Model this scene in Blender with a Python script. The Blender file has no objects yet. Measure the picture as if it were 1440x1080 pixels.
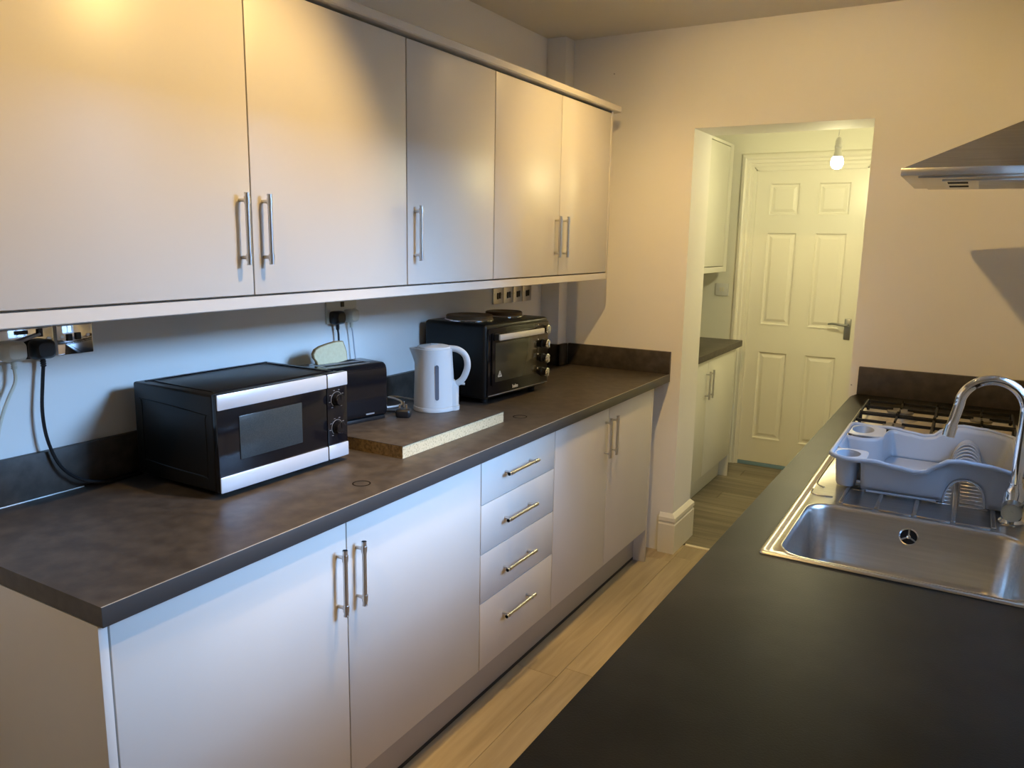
import bpy, bmesh, math, random
from mathutils import Vector, Matrix
random.seed(7)
S = bpy.context.scene
COL = S.collection
PI = math.pi

# ------------------------------------------------------------------ camera
cam_d = bpy.data.cameras.new('camera')
cam = bpy.data.objects.new('camera', cam_d)
COL.objects.link(cam)
YAW, PITCH, ROLL, FPX = .5258, -.1823, .0178, 1102.9
fw = Vector((-math.sin(YAW)*math.cos(PITCH), math.cos(YAW)*math.cos(PITCH), math.sin(PITCH)))
rg0 = Vector((math.cos(YAW), math.sin(YAW), 0))
up0 = rg0.cross(fw)
rg = rg0*math.cos(ROLL) + up0*math.sin(ROLL)
up = up0*math.cos(ROLL) - rg0*math.sin(ROLL)
cam.matrix_world = Matrix(((rg.x, up.x, -fw.x, 1.8417), (rg.y, up.y, -fw.y, 0), (rg.z, up.z, -fw.z, 1.5419), (0, 0, 0, 1)))
cam_d.sensor_fit = 'HORIZONTAL'
cam_d.sensor_width = 36
cam_d.lens = FPX*36/1440
cam_d.clip_start = .02
S.camera = cam

# ------------------------------------------------------------------ world, light, exposure
S.view_settings.view_transform = 'Standard'
S.view_settings.look = 'None'
S.view_settings.exposure = 0.0
S.view_settings.gamma = 1.0
S.view_settings.use_curve_mapping = False
W = bpy.data.worlds.new('sky'); S.world = W
W.use_nodes = True
nt = W.node_tree; nt.nodes.clear()
wo = nt.nodes.new('ShaderNodeOutputWorld'); bg = nt.nodes.new('ShaderNodeBackground')
tc = nt.nodes.new('ShaderNodeTexCoord'); sp = nt.nodes.new('ShaderNodeSeparateXYZ')
rp = nt.nodes.new('ShaderNodeValToRGB')
rp.color_ramp.elements[0].position = .49; rp.color_ramp.elements[0].color = (.10, .11, .09, 1)
rp.color_ramp.elements[1].position = .53; rp.color_ramp.elements[1].color = (.36, .62, 1.0, 1)
for p_, c_ in ((.68, (.30, .56, 1.0, 1)), (.74, (.13, .26, .48, 1)), (.82, (.045, .09, .18, 1)), (1.0, (.025, .05, .11, 1))):
    rp.color_ramp.elements.new(p_).color = c_
ma = nt.nodes.new('ShaderNodeMath'); ma.operation = 'MULTIPLY_ADD'; ma.inputs[1].default_value = .5; ma.inputs[2].default_value = .5
nt.links.new(tc.outputs['Generated'], sp.inputs[0]); nt.links.new(sp.outputs['Z'], ma.inputs[0])
nt.links.new(ma.outputs[0], rp.inputs[0]); nt.links.new(rp.outputs[0], bg.inputs[0])
bg.inputs[1].default_value = 118.0
nt.links.new(bg.outputs[0], wo.inputs[0])
WIN = (1.62, 2.28, 1.20, 2.25)          # window opening in the right wall: y0, y1, z0, z1
pl = bpy.data.lights.new('window_portal', 'AREA'); pl.shape = 'RECTANGLE'
pl.size = WIN[1]-WIN[0]; pl.size_y = WIN[3]-WIN[2]; pl.cycles.is_portal = True
po = bpy.data.objects.new('window_portal', pl); COL.objects.link(po)
po.matrix_world = Matrix(((0, 0, 1, 2.27), (1, 0, 0, (WIN[0]+WIN[1])/2), (0, 1, 0, (WIN[2]+WIN[3])/2), (0, 0, 0, 1)))
LAMP_WARM = (1.0, .65, .23)
LAMP_HALL = (1.0, .89, .48)
# ceiling spotlights: x, y, target point, watts, cone angle, blend
SPOTS = [(.95, .10, (.45, .9, .0), 34, 100, .8), (1.20, 1.50, (.30, 1.05, 1.22), 64, 82, .6), (.88, 1.62, (.92, 1.7, .0), 80, 58, .5),  # the first one is added to brighten the near end panel
         (1.02, 1.90, (1.30, 3.65, 1.10), 58, 104, .7), (.98, 2.90, (.40, 2.92, 1.15), 36, 124, 1.0)]
LZ = 2.482
HALL_W = 20

# ------------------------------------------------------------------ materials
def mat(name, col, rough=.5, metal=0., spec=.5, noise=None, bump=None, coat=0.):
    m = bpy.data.materials.new(name); m.use_nodes = True
    n = m.node_tree.nodes; l = m.node_tree.links
    b = n['Principled BSDF']
    b.inputs['Base Color'].default_value = (*col, 1); b.inputs['Roughness'].default_value = rough
    b.inputs['Metallic'].default_value = metal; b.inputs['Specular IOR Level'].default_value = spec
    b.inputs['Coat Weight'].default_value = coat
    t = None
    if noise or bump: t = n.new('ShaderNodeTexCoord')
    if noise:                                   # (scale xyz, colour2, contrast lo, hi)
        sc, c2, lo, hi = noise
        mp = n.new('ShaderNodeMapping'); mp.inputs['Scale'].default_value = sc
        nz = n.new('ShaderNodeTexNoise'); nz.inputs['Detail'].default_value = 8; nz.inputs['Scale'].default_value = 1
        r = n.new('ShaderNodeValToRGB'); r.color_ramp.elements[0].position = lo; r.color_ramp.elements[1].position = hi
        r.color_ramp.elements[0].color = (*col, 1); r.color_ramp.elements[1].color = (*c2, 1)
        l.new(t.outputs['Object'], mp.inputs[0]); l.new(mp.outputs[0], nz.inputs[0]); l.new(nz.outputs[0], r.inputs[0]); l.new(r.outputs[0], b.inputs['Base Color'])
    if bump:                                    # (scale xyz, strength, distance)
        sc, st, ds = bump
        mp = n.new('ShaderNodeMapping'); mp.inputs['Scale'].default_value = sc
        nz = n.new('ShaderNodeTexNoise'); nz.inputs['Detail'].default_value = 6; nz.inputs['Scale'].default_value = 1
        bp = n.new('ShaderNodeBump'); bp.inputs['Strength'].default_value = st; bp.inputs['Distance'].default_value = ds
        l.new(t.outputs['Object'], mp.inputs[0]); l.new(mp.outputs[0], nz.inputs[0]); l.new(nz.outputs[0], bp.inputs['Height']); l.new(bp.outputs[0], b.inputs['Normal'])
    return m
M = {}
M['wall'] = mat('wall_paint', (.82, .80, .75), .75, noise=((2.2, 2.2, 2.2), (.85, .83, .78), .35, .7), bump=((55, 55, 55), .12, .002))
M['ceil'] = mat('ceiling_paint', (.72, .69, .62), .85, bump=((40, 40, 40), .1, .002))
M['hallwall'] = mat('hall_paint', (.76, .75, .66), .7, bump=((50, 50, 50), .1, .002))
M['gloss'] = mat('white_gloss_paint', (.80, .78, .70), .32, bump=((30, 30, 6), .08, .002))
M['cab'] = mat('cabinet_laminate', (.64, .605, .56), .38, noise=((3, 3, .8), (.61, .575, .53), .3, .75))
M['cab_edge'] = mat('cabinet_edge', (.64, .61, .575), .5)
M['hcab'] = mat('hall_cabinet_laminate', (.72, .71, .65), .4)
M['plinth'] = mat('plinth_grey', (.42, .39, .36), .5)
M['dark'] = mat('dark_rubber', (.03, .028, .026), .6)
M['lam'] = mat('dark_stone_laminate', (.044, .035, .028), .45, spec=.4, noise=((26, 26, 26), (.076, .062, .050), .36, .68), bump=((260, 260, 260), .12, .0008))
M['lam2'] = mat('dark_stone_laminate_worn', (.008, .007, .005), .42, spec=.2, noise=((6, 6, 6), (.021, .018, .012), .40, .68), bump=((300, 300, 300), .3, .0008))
M['edge'] = mat('laminate_square_edge', (.050, .048, .048), .4)
M['steel'] = mat('brushed_steel', (.62, .60, .56), .30, 1., noise=((6, 140, 140), (.52, .50, .47), .3, .7), bump=((4, 300, 300), .05, .0006))
M['handle'] = mat('handle_steel', (.60, .60, .60), .30, 1.)
M['chrome'] = mat('chrome', (.85, .86, .88), .05, 1.)
M['white'] = mat('white_plastic', (.66, .66, .65), .3)
M['cream'] = mat('cream_plastic', (.70, .67, .55), .35)
M['grey'] = mat('grey_plastic', (.36, .385, .42), .38)
M['greyd'] = mat('grey_cable', (.50, .50, .53), .4)
M['black'] = mat('black_plastic', (.010, .010, .011), .35)
M['gloss_black'] = mat('gloss_black', (.006, .006, .008), .12, spec=.5)
M['blackmetal'] = mat('black_enamel', (.008, .008, .008), .34, spec=.32, bump=((350, 350, 350), .1, .0004))
M['silver'] = mat('silver_paint', (.66, .68, .72), .34, .35)
M['mwglass'] = mat('microwave_mesh_glass', (.030, .038, .042), .22, noise=((500, 500, 500), (.040, .050, .054), .4, .6))
M['ovglass'] = mat('oven_glass', (.045, .042, .030), .10)
M['hot'] = mat('hotplate_iron', (.13, .075, .035), .45, .5)
M['print'] = mat('white_print', (.62, .62, .60), .5)
M['printg'] = mat('grey_print', (.22, .22, .23), .5)
M['bread'] = mat('bread_crumb', (.90, .74, .46), .85, noise=((90, 90, 90), (.84, .67, .39), .35, .7), bump=((160, 160, 160), .4, .002))
M['crust'] = mat('bread_crust', (.55, .36, .16), .8, noise=((40, 40, 40), (.42, .25, .10), .3, .7))
M['chip'] = mat('chipboard', (.66, .52, .31), .85, noise=((170, 170, 170), (.40, .29, .16), .52, .66), bump=((200, 200, 200), .5, .002))
M['chipd'] = mat('chipboard_dark', (.20, .13, .06), .85, noise=((120, 120, 120), (.10, .065, .03), .4, .65), bump=((200, 200, 200), .5, .002))  # darker chipboard tone for the left end face
M['iron'] = mat('cast_iron', (.010, .009, .008), .5, spec=.2)
M['gap'] = mat('dark_void', (.01, .009, .008), .8)
M['level'] = mat('level_window', (.13, .14, .17), .2)
M['blue'] = mat('door_gap_daylight', (.20, .33, .46), .45)  # daylight under the hall door, put into the colour
M['ring'] = mat('ring_stain', (.012, .010, .009), .8, spec=.1)
M['glint'] = mat('laminate_edge_glint', (.42, .40, .37), .4)  # edge highlight of the worktop, put into a pale colour
M['outdark'] = mat('outside_dark', (.07, .06, .055), .9, noise=((9, 9, 9), (.05, .045, .04), .4, .6))
M['brassy'] = mat('threshold_strip', (.72, .66, .54), .4)
M['hob'] = mat('hob_steel', (.62, .57, .49), .5, .8)
M['burner'] = mat('burner_cap', (.17, .16, .145), .45, .4)
M['tapdark'] = mat('tap_handle_metal', (.34, .36, .37), .3, 1.)

def wood(name, a, b, along):
    m = bpy.data.materials.new(name); m.use_nodes = True
    n = m.node_tree.nodes; l = m.node_tree.links; p = n['Principled BSDF']; p.inputs['Roughness'].default_value = .42
    t = n.new('ShaderNodeTexCoord'); oi = n.new('ShaderNodeObjectInfo'); ad = n.new('ShaderNodeVectorMath'); ad.operation = 'ADD'
    sc = n.new('ShaderNodeVectorMath'); sc.operation = 'SCALE'; sc.inputs[0].default_value = (13, 17, 5)
    l.new(oi.outputs['Random'], sc.inputs['Scale']); l.new(t.outputs['Object'], ad.inputs[0]); l.new(sc.outputs[0], ad.inputs[1])
    mp = n.new('ShaderNodeMapping'); mp.inputs['Scale'].default_value = (26, 1.6, 10) if along == 'y' else (1.6, 26, 10)
    nz = n.new('ShaderNodeTexNoise'); nz.inputs['Detail'].default_value = 9; nz.inputs['Scale'].default_value = 1; nz.inputs['Distortion'].default_value = .7
    r = n.new('ShaderNodeValToRGB'); r.color_ramp.elements[0].position = .32; r.color_ramp.elements[1].position = .70
    r.color_ramp.elements[0].color = (*a, 1); r.color_ramp.elements[1].color = (*b, 1)
    hs = n.new('ShaderNodeHueSaturation'); mr = n.new('ShaderNodeMapRange'); mr.inputs['To Min'].default_value = .80; mr.inputs['To Max'].default_value = 1.15
    l.new(ad.outputs[0], mp.inputs[0]); l.new(mp.outputs[0], nz.inputs[0]); l.new(nz.outputs[0], r.inputs[0])
    l.new(oi.outputs['Random'], mr.inputs['Value']); l.new(mr.outputs[0], hs.inputs['Value']); l.new(r.outputs[0], hs.inputs['Color'])
    l.new(hs.outputs[0], p.inputs['Base Color'])
    return m
M['oak'] = wood('oak_plank', (.33, .265, .175), (.48, .39, .265), 'y')
M['greyoak'] = wood('grey_oak_plank', (.13, .11, .08), (.27, .235, .175), 'x')

def emis(name, col, st):
    m = bpy.data.materials.new(name); m.use_nodes = True
    b = m.node_tree.nodes['Principled BSDF']
    b.inputs['Base Color'].default_value = (.9, .9, .85, 1); b.inputs['Emission Color'].default_value = (*col, 1); b.inputs['Emission Strength'].default_value = st
    return m
M['bulb'] = emis('lit_bulb', (1, .97, .8), 14)
M['lens'] = emis('lit_spot_lens', (1, .8, .5), 6)
g = bpy.data.materials.new('window_glass'); g.use_nodes = True
n = g.node_tree.nodes; l = g.node_tree.links; n.clear()
o_ = n.new('ShaderNodeOutputMaterial'); mx = n.new('ShaderNodeMixShader'); tr = n.new('ShaderNodeBsdfTransparent'); gl = n.new('ShaderNodeBsdfGlossy'); gl.inputs['Roughness'].default_value = .02
mx.inputs[0].default_value = .06; l.new(tr.outputs[0], mx.inputs[1]); l.new(gl.outputs[0], mx.inputs[2]); l.new(mx.outputs[0], o_.inputs[0])
M['glass'] = g

# ------------------------------------------------------------------ mesh helpers
class MB:
    """collects shapes given in world (or local) coordinates; off is subtracted"""
    def __init__(s, off=None): s.b = bmesh.new(); s.off = Vector(off) if off is not None else Vector((0, 0, 0))
    def box(s, x0, x1, y0, y1, z0, z1, bev=.0, seg=2, rot=None):
        m = Matrix.Translation(((x0+x1)/2, (y0+y1)/2, (z0+z1)/2)) @ Matrix.Diagonal((x1-x0, y1-y0, z1-z0, 1))
        if rot is not None: m = rot @ m
        v = bmesh.ops.create_cube(s.b, size=1, matrix=m)['verts']
        if bev > 0:
            e = list({e for q in v for e in q.link_edges})
            bmesh.ops.bevel(s.b, geom=e, offset=bev, segments=seg, affect='EDGES', profile=.5)
        return s
    def loft(s, loops, close=True, cap0=True, cap1=True):
        vs = [[s.b.verts.new(p) for p in lp] for lp in loops]
        n = len(vs[0])
        for a, b in zip(vs, vs[1:]):
            for i in range(n if close else n-1):
                j = (i+1) % n
                try: s.b.faces.new((a[i], a[j], b[j], b[i]))
                except ValueError: pass
        if cap0 and close: s.b.faces.new(vs[0][::-1])
        if cap1 and close: s.b.faces.new(vs[-1])
        return s
    def lathe(s, prof, c=(0, 0, 0), ax='z', n=28, cap=True):
        loops = []
        for r, h in prof:
            lp = []
            for i in range(n):
                a = 2*PI*i/n; u, v = r*math.cos(a), r*math.sin(a)
                p = (u, v, h) if ax == 'z' else ((h, u, v) if ax == 'x' else (v, h, u))
                lp.append((c[0]+p[0], c[1]+p[1], c[2]+p[2]))
            loops.append(lp)
        return s.loft(loops, True, cap, cap)
    def cyl(s, p0, p1, r, r1=None, n=16):
        p0, p1 = Vector(p0), Vector(p1); d = (p1-p0).normalized()
        a = d.orthogonal().normalized(); b = d.cross(a); r1 = r if r1 is None else r1
        ring = lambda p, q: [p+(a*math.cos(2*PI*i/n)+b*math.sin(2*PI*i/n))*q for i in range(n)]
        return s.loft([ring(p0, r), ring(p1, r1)])
    def tube(s, pts, r, n=10, sub=6, closed=False):
        P = [Vector(p) for p in pts]; out = []
        m = len(P)
        if sub > 1:
            for i in range(m if closed else m-1):
                p0 = P[(i-1) % m] if closed or i > 0 else P[0]*2-P[1]; p1 = P[i]; p2 = P[(i+1) % m]
                p3 = P[(i+2) % m] if closed or i+2 < m else P[-1]*2-P[-2]
                for k in range(sub):
                    t = k/sub
                    out.append(.5*((2*p1)+(p2-p0)*t+(2*p0-5*p1+4*p2-p3)*t*t+(3*p1-p0-3*p2+p3)*t**3))
            if not closed: out.append(P[-1])
        else: out = P
        rr = r if callable(r) else (lambda t: r)
        k = len(out); nrm = None; loops = []
        for i, p in enumerate(out):
            a = out[(i-1) % k] if closed or i > 0 else p; b = out[(i+1) % k] if closed or i < k-1 else p
            t = (b-a).normalized()
            nrm = t.orthogonal().normalized() if nrm is None else (nrm-t*nrm.dot(t)).normalized()
            bn = t.cross(nrm); q = rr(i/max(1, k-1))
            loops.append([p+(nrm*math.cos(2*PI*j/n)+bn*math.sin(2*PI*j/n))*q for j in range(n)])
        if closed: loops.append(loops[0]); 
        return s.loft(loops, True, not closed, not closed)
    def prism(s, poly, z0, z1, ax='z'):
        f = (lambda p, h: (p[0], p[1], h)) if ax == 'z' else ((lambda p, h: (h, p[0], p[1])) if ax == 'x' else (lambda p, h: (p[0], h, p[1])))
        return s.loft([[f(p, z0) for p in poly], [f(p, z1) for p in poly]])
    def build(s, name, m, parent=None, smooth=35):
        bmesh.ops.remove_doubles(s.b, verts=s.b.verts, dist=1e-6)
        bmesh.ops.recalc_face_normals(s.b, faces=s.b.faces)
        if s.off.length > 0: bmesh.ops.translate(s.b, verts=s.b.verts, vec=-s.off)
        me = bpy.data.meshes.new(name); s.b.to_mesh(me); s.b.free()
        for mm in (m if isinstance(m, (list, tuple)) else [m]): me.materials.append(M[mm])
        if smooth:
            for p in me.polygons: p.use_smooth = True
            me.set_sharp_from_angle(angle=math.radians(smooth))
        o = bpy.data.objects.new(name, me); COL.objects.link(o)
        if parent is not None: o.parent = parent
        return o
def tag(o, label=None, cat=None, group=None, kind=None):
    if label: o['label'] = label
    if cat: o['category'] = cat
    if group: o['group'] = group
    if kind: o['kind'] = kind
    return o
def thing(name, label, cat, loc=(0, 0, 0), rot=0, group=None):
    o = bpy.data.objects.new(name, None); COL.objects.link(o); o.empty_display_size = .05
    o.location = loc; o.rotation_euler = (0, 0, rot)
    return tag(o, label, cat, group)
def structure(o): o['kind'] = 'structure'; return o
def rrect(x0, x1, y0, y1, r, k=5):
    out = []
    for cx, cy, a0 in ((x1-r, y1-r, 0), (x0+r, y1-r, PI/2), (x0+r, y0+r, PI), (x1-r, y0+r, 1.5*PI)):
        for i in range(k+1):
            a = a0+PI/2*i/k; out.append((cx+r*math.cos(a), cy+r*math.sin(a)))
    return out

# ------------------------------------------------------------------ setting
XL, XR, YN, YE, ZC = -.06, 2.09, -1.3, 3.6495, 2.5
DX0, DX1, DY1, DZ = .667, 1.4235, 3.9276, 2.0566
structure(MB().box(XL-.12, XL, YN-.12, 5.75, -.02, 2.62).build('wall_left', 'wall'))
b = MB()
y0, y1, z0, z1 = WIN
b.box(XR, XR+.2, YN-.12, y0, -.02, 2.62).box(XR, XR+.2, y1, YE+.1, -.02, 2.62).box(XR, XR+.2, y0, y1, -.02, z0).box(XR, XR+.2, y0, y1, z1, 2.62)
structure(b.build('wall_right', 'wall', smooth=0))
b = MB()
b.box(XL, DX0, YE, DY1, 0, 2.62).box(DX1, XR+.2, YE, DY1, 0, 2.62).box(DX0, DX1, YE, DY1, DZ, 2.62)
wb = structure(b.build('wall_back', 'wall', smooth=0))
for x, z in ((.258, 2.327), (1.432, .945)): MB().cyl((x, YE-.0008, z), (x, YE+.002, z), .0035, n=10).build('nail_hole', 'plinth', wb)
structure(MB().box(XL, XR, YN-.12, YN, -.02, 2.62).build('wall_front', 'wall'))
structure(MB().box(XL-.12, XR+.2, YN-.12, DY1, ZC, ZC+.12).build('ceiling', 'ceil'))
structure(MB().box(XL-.001, .045, 3.556, YE+.001, 0, ZC, .006).build('trim_1', 'wall'))          # boxed-in pipe column in the corner
# floor of planks
fl = structure(MB().box(XL-.1, XR+.2, YN-.1, 3.79, -.05, -.004).build('floor', 'dark'))
xs = [.324, .511, .702, .893, 1.084, 1.275, 1.466]
starts = [.35, 1.10, -.05, .62, .05, .85]
for i in range(6):
    yy = starts[i]
    cuts = [YN+.2, yy] + [yy+1.22*k for k in range(1, 4) if yy+1.22*k < 3.7]+[3.782]
    if i == 1: cuts = [YN+.2, 1.1, 2.319, 3.539, 3.782]
    for c0, c1 in zip(cuts, cuts[1:]):
        if c1-c0 < .02: continue
        MB().box(xs[i]+.0006, xs[i+1]-.0006, c0+.0006, c1-.0006, -.004, 0, .0008, 1).build('plank', 'oak', fl)
# hall beyond the doorway
HY = 5.49
hf = structure(MB().box(XL-.1, 1.75, 3.79, 5.8, -.05, -.004).build('floor', 'dark'))
yy = 3.80; k = 0
while yy < 5.70:
    x = .9 + (.37, .05, -.28, .2)[k % 4]
    for a, c in ((.30, x), (x, 1.7)):
        MB().box(a+.0008, c-.0008, yy+.0008, yy+.139, -.004, 0, .0008, 1).build('plank', 'greyoak', hf)
    yy += .14; k += 1
structure(MB().box(1.62, 1.74, DY1, 5.75, 0, 2.62).build('wall_hall_right', 'hallwall'))
structure(MB().box(XL, 1.74, DY1-.001, 5.75, 2.46, 2.58).build('ceiling', 'hallwall'))
b = MB()
b.box(XL, .500, HY, 5.75, 0, 2.46).box(1.222, 1.62, HY, 5.75, 0, 2.46).box(.500, 1.222, HY, 5.75, 2.045, 2.46)
structure(b.build('wall_hall_back', 'hallwall', smooth=0))
structure(MB().box(.44, 1.3, 5.72, 5.75, 0, 2.1).build('wall_hall_far', 'hallwall'))
structure(MB().box(.700, 1.4, 3.772, 3.795, -.003, .006, .002).build('trim_threshold', 'brassy'))
structure(MB().box(.512, 1.21, 5.500, 5.530, -.003, .022, .003).build('trim_daylight', 'blue'))  # blue strip painted as daylight showing under the door

# six-panel door at the end of the hall
dx0, dx1, dy, dz0, dz1 = .514, 1.208, 5.505, .026, 2.033
door = structure(MB().box(dx0, dx1, dy+.010, dy+.042, dz0, dz1, .001).build('door_1', 'gloss'))
cols = ((.606, .805), (.914, 1.116)); rows = ((.195, .816), (.997, 1.621), (1.729, 1.942))
xsr = [dx0, cols[0][0], cols[0][1], cols[1][0], cols[1][1], dx1]
zsr = [dz0, rows[0][0], rows[0][1], rows[1][0], rows[1][1], rows[2][0], rows[2][1], dz1]
b = MB()
for i in (0, 2, 4): b.box(xsr[i], xsr[i+1], dy, dy+.0105, dz0, dz1)
for j in (0, 2, 4, 6):
    for i in (1, 3): b.box(xsr[i], xsr[i+1], dy, dy+.0105, zsr[j], zsr[j+1])
b.build('door_frame', 'gloss', door, 0)
for x0, x1 in cols:
    for z0, z1 in rows:
        q = MB()
        rect = lambda d, h: [(x0+d, dy+h, z0+d), (x1-d, dy+h, z0+d), (x1-d, dy+h, z1-d), (x0+d, dy+h, z1-d)]
        q.loft([rect(0, -.003), rect(.006, -.003), rect(.014, .0085), rect(.024, .0085), rect(.042, .001)], True, False, True)
        q.build('door_panel', 'gloss', door, 0)
hd = MB(); hd.box(1.147, 1.187, dy-.007, dy, .935, 1.072, .003)
hd.cyl((1.168, dy-.007, 1.03), (1.168, dy-.05, 1.03), .010); hd.tube([(1.168, dy-.048, 1.03), (1.13, dy-.052, 1.034), (1.08, dy-.046, 1.038), (1.052, dy-.040, 1.033)], lambda t: .0085-.002*t)
hd.build('door_handle', 'tapdark', door)
# casing
def casing(poly_off, name):
    b = MB()
    prof = [(0, 0), (.012, -.022), (.030, -.030), (.040, -.026), (.046, -.018), (.062, -.018), (.070, -.010), (.088, -.010), (.088, .0)]
    # left, top, right as mitred sweep
    path = [((.502, -.0), (-1, 0)), ((.502, 2.047), (-1, 1)), ((1.220, 2.047), (1, 1)), ((1.220, -.0), (1, 0))]
    loops = []
    for (px, pz), (ox, oz) in path:
        loops.append([(px+ox*(.088-d), HY+h, pz+oz*(.088-d)) for d, h in prof])
    b.loft(loops, True, True, True)
    return b.build(name, 'gloss', None, 25)
structure(casing(0, 'trim_2'))
b = MB(); b.box(.500, .513, HY-.002, 5.58, 0, 2.04).box(1.209, 1.222, HY-.002, 5.58, 0, 2.04).box(.500, 1.222, HY-.002, 5.58, 2.034, 2.046)
b.box(.506, .523, 5.49, 5.504, 0, 2.03).box(1.199, 1.213, 5.49, 5.504, 0, 2.03).box(.506, 1.213, 5.49, 5.504, 2.02, 2.04)
structure(b.build('trim_3', 'gloss', None, 0))
# baseboard wrapping the doorway pier (profile swept round the corner)
prof = [(0, 0), (.020, 0), (.020, .150), (.016, .156), (.016, .162), (.020, .168), (.019, .186), (.010, .196), (.004, .203), (0, .205)]
def sweep(path, name, m='gloss'):
    loops = [[(px+ox*d, py+oy*d, h) for d, h in prof] for (px, py), (ox, oy) in path]
    return structure(MB().loft(loops).build(name, m, None, 25))
sweep([((.602, YE), (0, -1)), ((DX0, YE), (1, -1)), ((DX0, DY1), (1, 1)), ((.600, DY1), (0, 1))], 'baseboard_left')
sweep([((1.452, YE), (0, -1)), ((DX1, YE), (-1, -1)), ((DX1, DY1), (-1, 1)), ((1.6, DY1), (0, 1))], 'baseboard_right')
sweep([((1.62, DY1+.03), (-1, 0)), ((1.62, HY-.002), (-1, 0))], 'baseboard_hall')

# unseen blocks added to shape the window light, and ground beyond the window
structure(MB().box(9.0, 9.3, -.9, 40, -.4, 3.5).box(9.0, 16, -20, -.9, -.4, 7.5).build('sky_blocker', 'outdark', None, 0))
structure(MB().box(XR+.2, 40, -30, 40, -.4, -.3).build('ground', 'outdark'))
# window over the sink (right wall, outside the frame)
wn = structure(thing('window_1', None, None, (XR+.08, WIN[0], WIN[2]))); del_keys = None
wr = MB(wn.location); y0, y1, z0, z1 = WIN
for a in ((y0, y0+.05, z0, z1), (y1-.05, y1, z0, z1), (y0+.05, y1-.05, z0, z0+.05), (y0+.05, y1-.05, z1-.05, z1), ((y0+y1)/2-.025, (y0+y1)/2+.025, z0+.05, z1-.05)):
    wr.box(XR+.08, XR+.14, a[0], a[1], a[2], a[3], .004)
wr.build('window_frame', 'white', wn)
for a, c in ((y0+.05, (y0+y1)/2-.025), ((y0+y1)/2+.025, y1-.05)):
    MB(wn.location).box(XR+.107, XR+.111, a, c, z0+.05, z1-.05).build('pane', 'glass', wn)
MB(wn.location).box(XR-.02, XR+.08, y0+.001, y1-.001, z0-.001, z0+.018, .004).build('window_sill', 'gloss', wn)

# ------------------------------------------------------------------ ceiling spotlights (out of frame, they light the room)
def downlight(LX, y, tgt, w, ang, bl, label):
    r = thing('downlight', label, 'ceiling light', (LX, y, ZC-.0005))
    b = MB(r.location); b.lathe([(.030, ZC-.0005), (.046, ZC-.0005), (.046, ZC-.003), (.040, ZC-.006), (.033, ZC-.005), (.030, ZC-.001)], (LX, y, 0), n=32, cap=False); b.build('trim_ring', 'chrome', r)
    b = MB(r.location); b.lathe([(.0295, ZC-.0005), (.0295, ZC-.003)], (LX, y, 0), n=28); b.build('lens', 'lens', r)
    p = Vector((LX, y, LZ)); d = (Vector(tgt)-p).normalized()
    L = bpy.data.lights.new('spot_lamp', 'SPOT'); L.energy = w; L.color = LAMP_WARM; L.spot_size = math.radians(ang); L.spot_blend = bl; L.shadow_soft_size = .018
    lo = bpy.data.objects.new('spot_lamp', L); COL.objects.link(lo); lo.parent = r
    lo.location = p-r.location; lo.rotation_euler = d.to_track_quat('-Z', 'Y').to_euler()
for sp_, lb in zip(SPOTS, ('recessed chrome ceiling spotlight added at the camera end to brighten the near end panel', 'recessed chrome ceiling spotlight on the sink side of the ceiling', 'recessed chrome ceiling spotlight closest to the near wall cabinet', 'recessed chrome ceiling spotlight halfway along the ceiling aimed at the doorway wall', 'recessed chrome ceiling spotlight nearest the doorway wall')):
    downlight(*sp_, lb)

# ------------------------------------------------------------------ cabinet parts
def bar_handle(p, axis, length, posts, nrm, parent, off, so=.026, r=.0058):
    """bar handle: p = centre on the door face, axis 'y'/'z', nrm = +1/-1 along x"""
    h = MB(off); px, py, pz = p
    A = (lambda t, x: (px+nrm*x, py+t, pz)) if axis == 'y' else (lambda t, x: (px+nrm*x, py, pz+t))
    h.cyl(A(-length/2, so), A(length/2, so), r, n=14)
    for s_ in (-1, 1):
        t = s_*posts/2
        h.cyl(A(t, .0003), A(t, so), .0045, n=12)
        h.cyl(A(t-.008, so), A(t+.008, so), r*1.28, n=14)
        h.cyl(A(s_*(length/2-.003), so), A(s_*(length/2), so), r*1.12, n=14)
    return h.build('handle', 'handle', parent)
def carcass(r, x0, x1, y0, y1, z0, z1, m='cab_edge', shelf=True):
    b = MB(r.location); t = .016
    lo, hi = min(x0, x1), max(x0, x1)
    b.box(lo, hi, y0, y0+t, z0, z1).box(lo, hi, y1-t, y1, z0, z1).box(lo, hi, y0+t, y1-t, z0, z0+t).box(lo, hi, y0+t, y1-t, z1-t, z1)
    back = lo if x1 > x0 else hi-.008
    b.box(back, back+.008, y0+t, y1-t, z0+t, z1-t)
    if shelf: b.box(lo+.02, hi-.02, y0+t, y1-t, (z0+z1)/2, (z0+z1)/2+t)
    return b.build('carcass', m, r, 0)
def door_(r, xf, nrm, y0, y1, z0, z1, m='cab', name='cabinet_door'):
    x0, x1 = sorted((xf, xf-nrm*.018))
    return MB(r.location).box(x0, x1, y0, y1, z0, z1, .0012, 2).build(name, m, r)
XD, ZB, ZT = .597, .1673, .866
def base_unit(label, y0, ym, y1, hz, group=None, xf=XD, xb=XL+.004, nrm=1, m='cab', zt=ZT, zb=ZB, hl=.168):
    r = thing('base_cabinet', label, 'cabinet', ((xf+xb)/2, (y0+y1)/2, zb), group=group)
    carcass(r, xb, xf-nrm*.020, y0+.001, y1-.001, zb, zt+.004, 'cab_edge' if m == 'cab' else m)
    for a, c, hy in ((y0, ym, ym-.034), (ym, y1, ym+.034)):
        d = door_(r, xf, nrm, a+.0018, c-.0018, zb, zt, m)
        bar_handle((xf, hy, hz), 'z', hl, .128, nrm, d, r.location)
    return r
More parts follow.
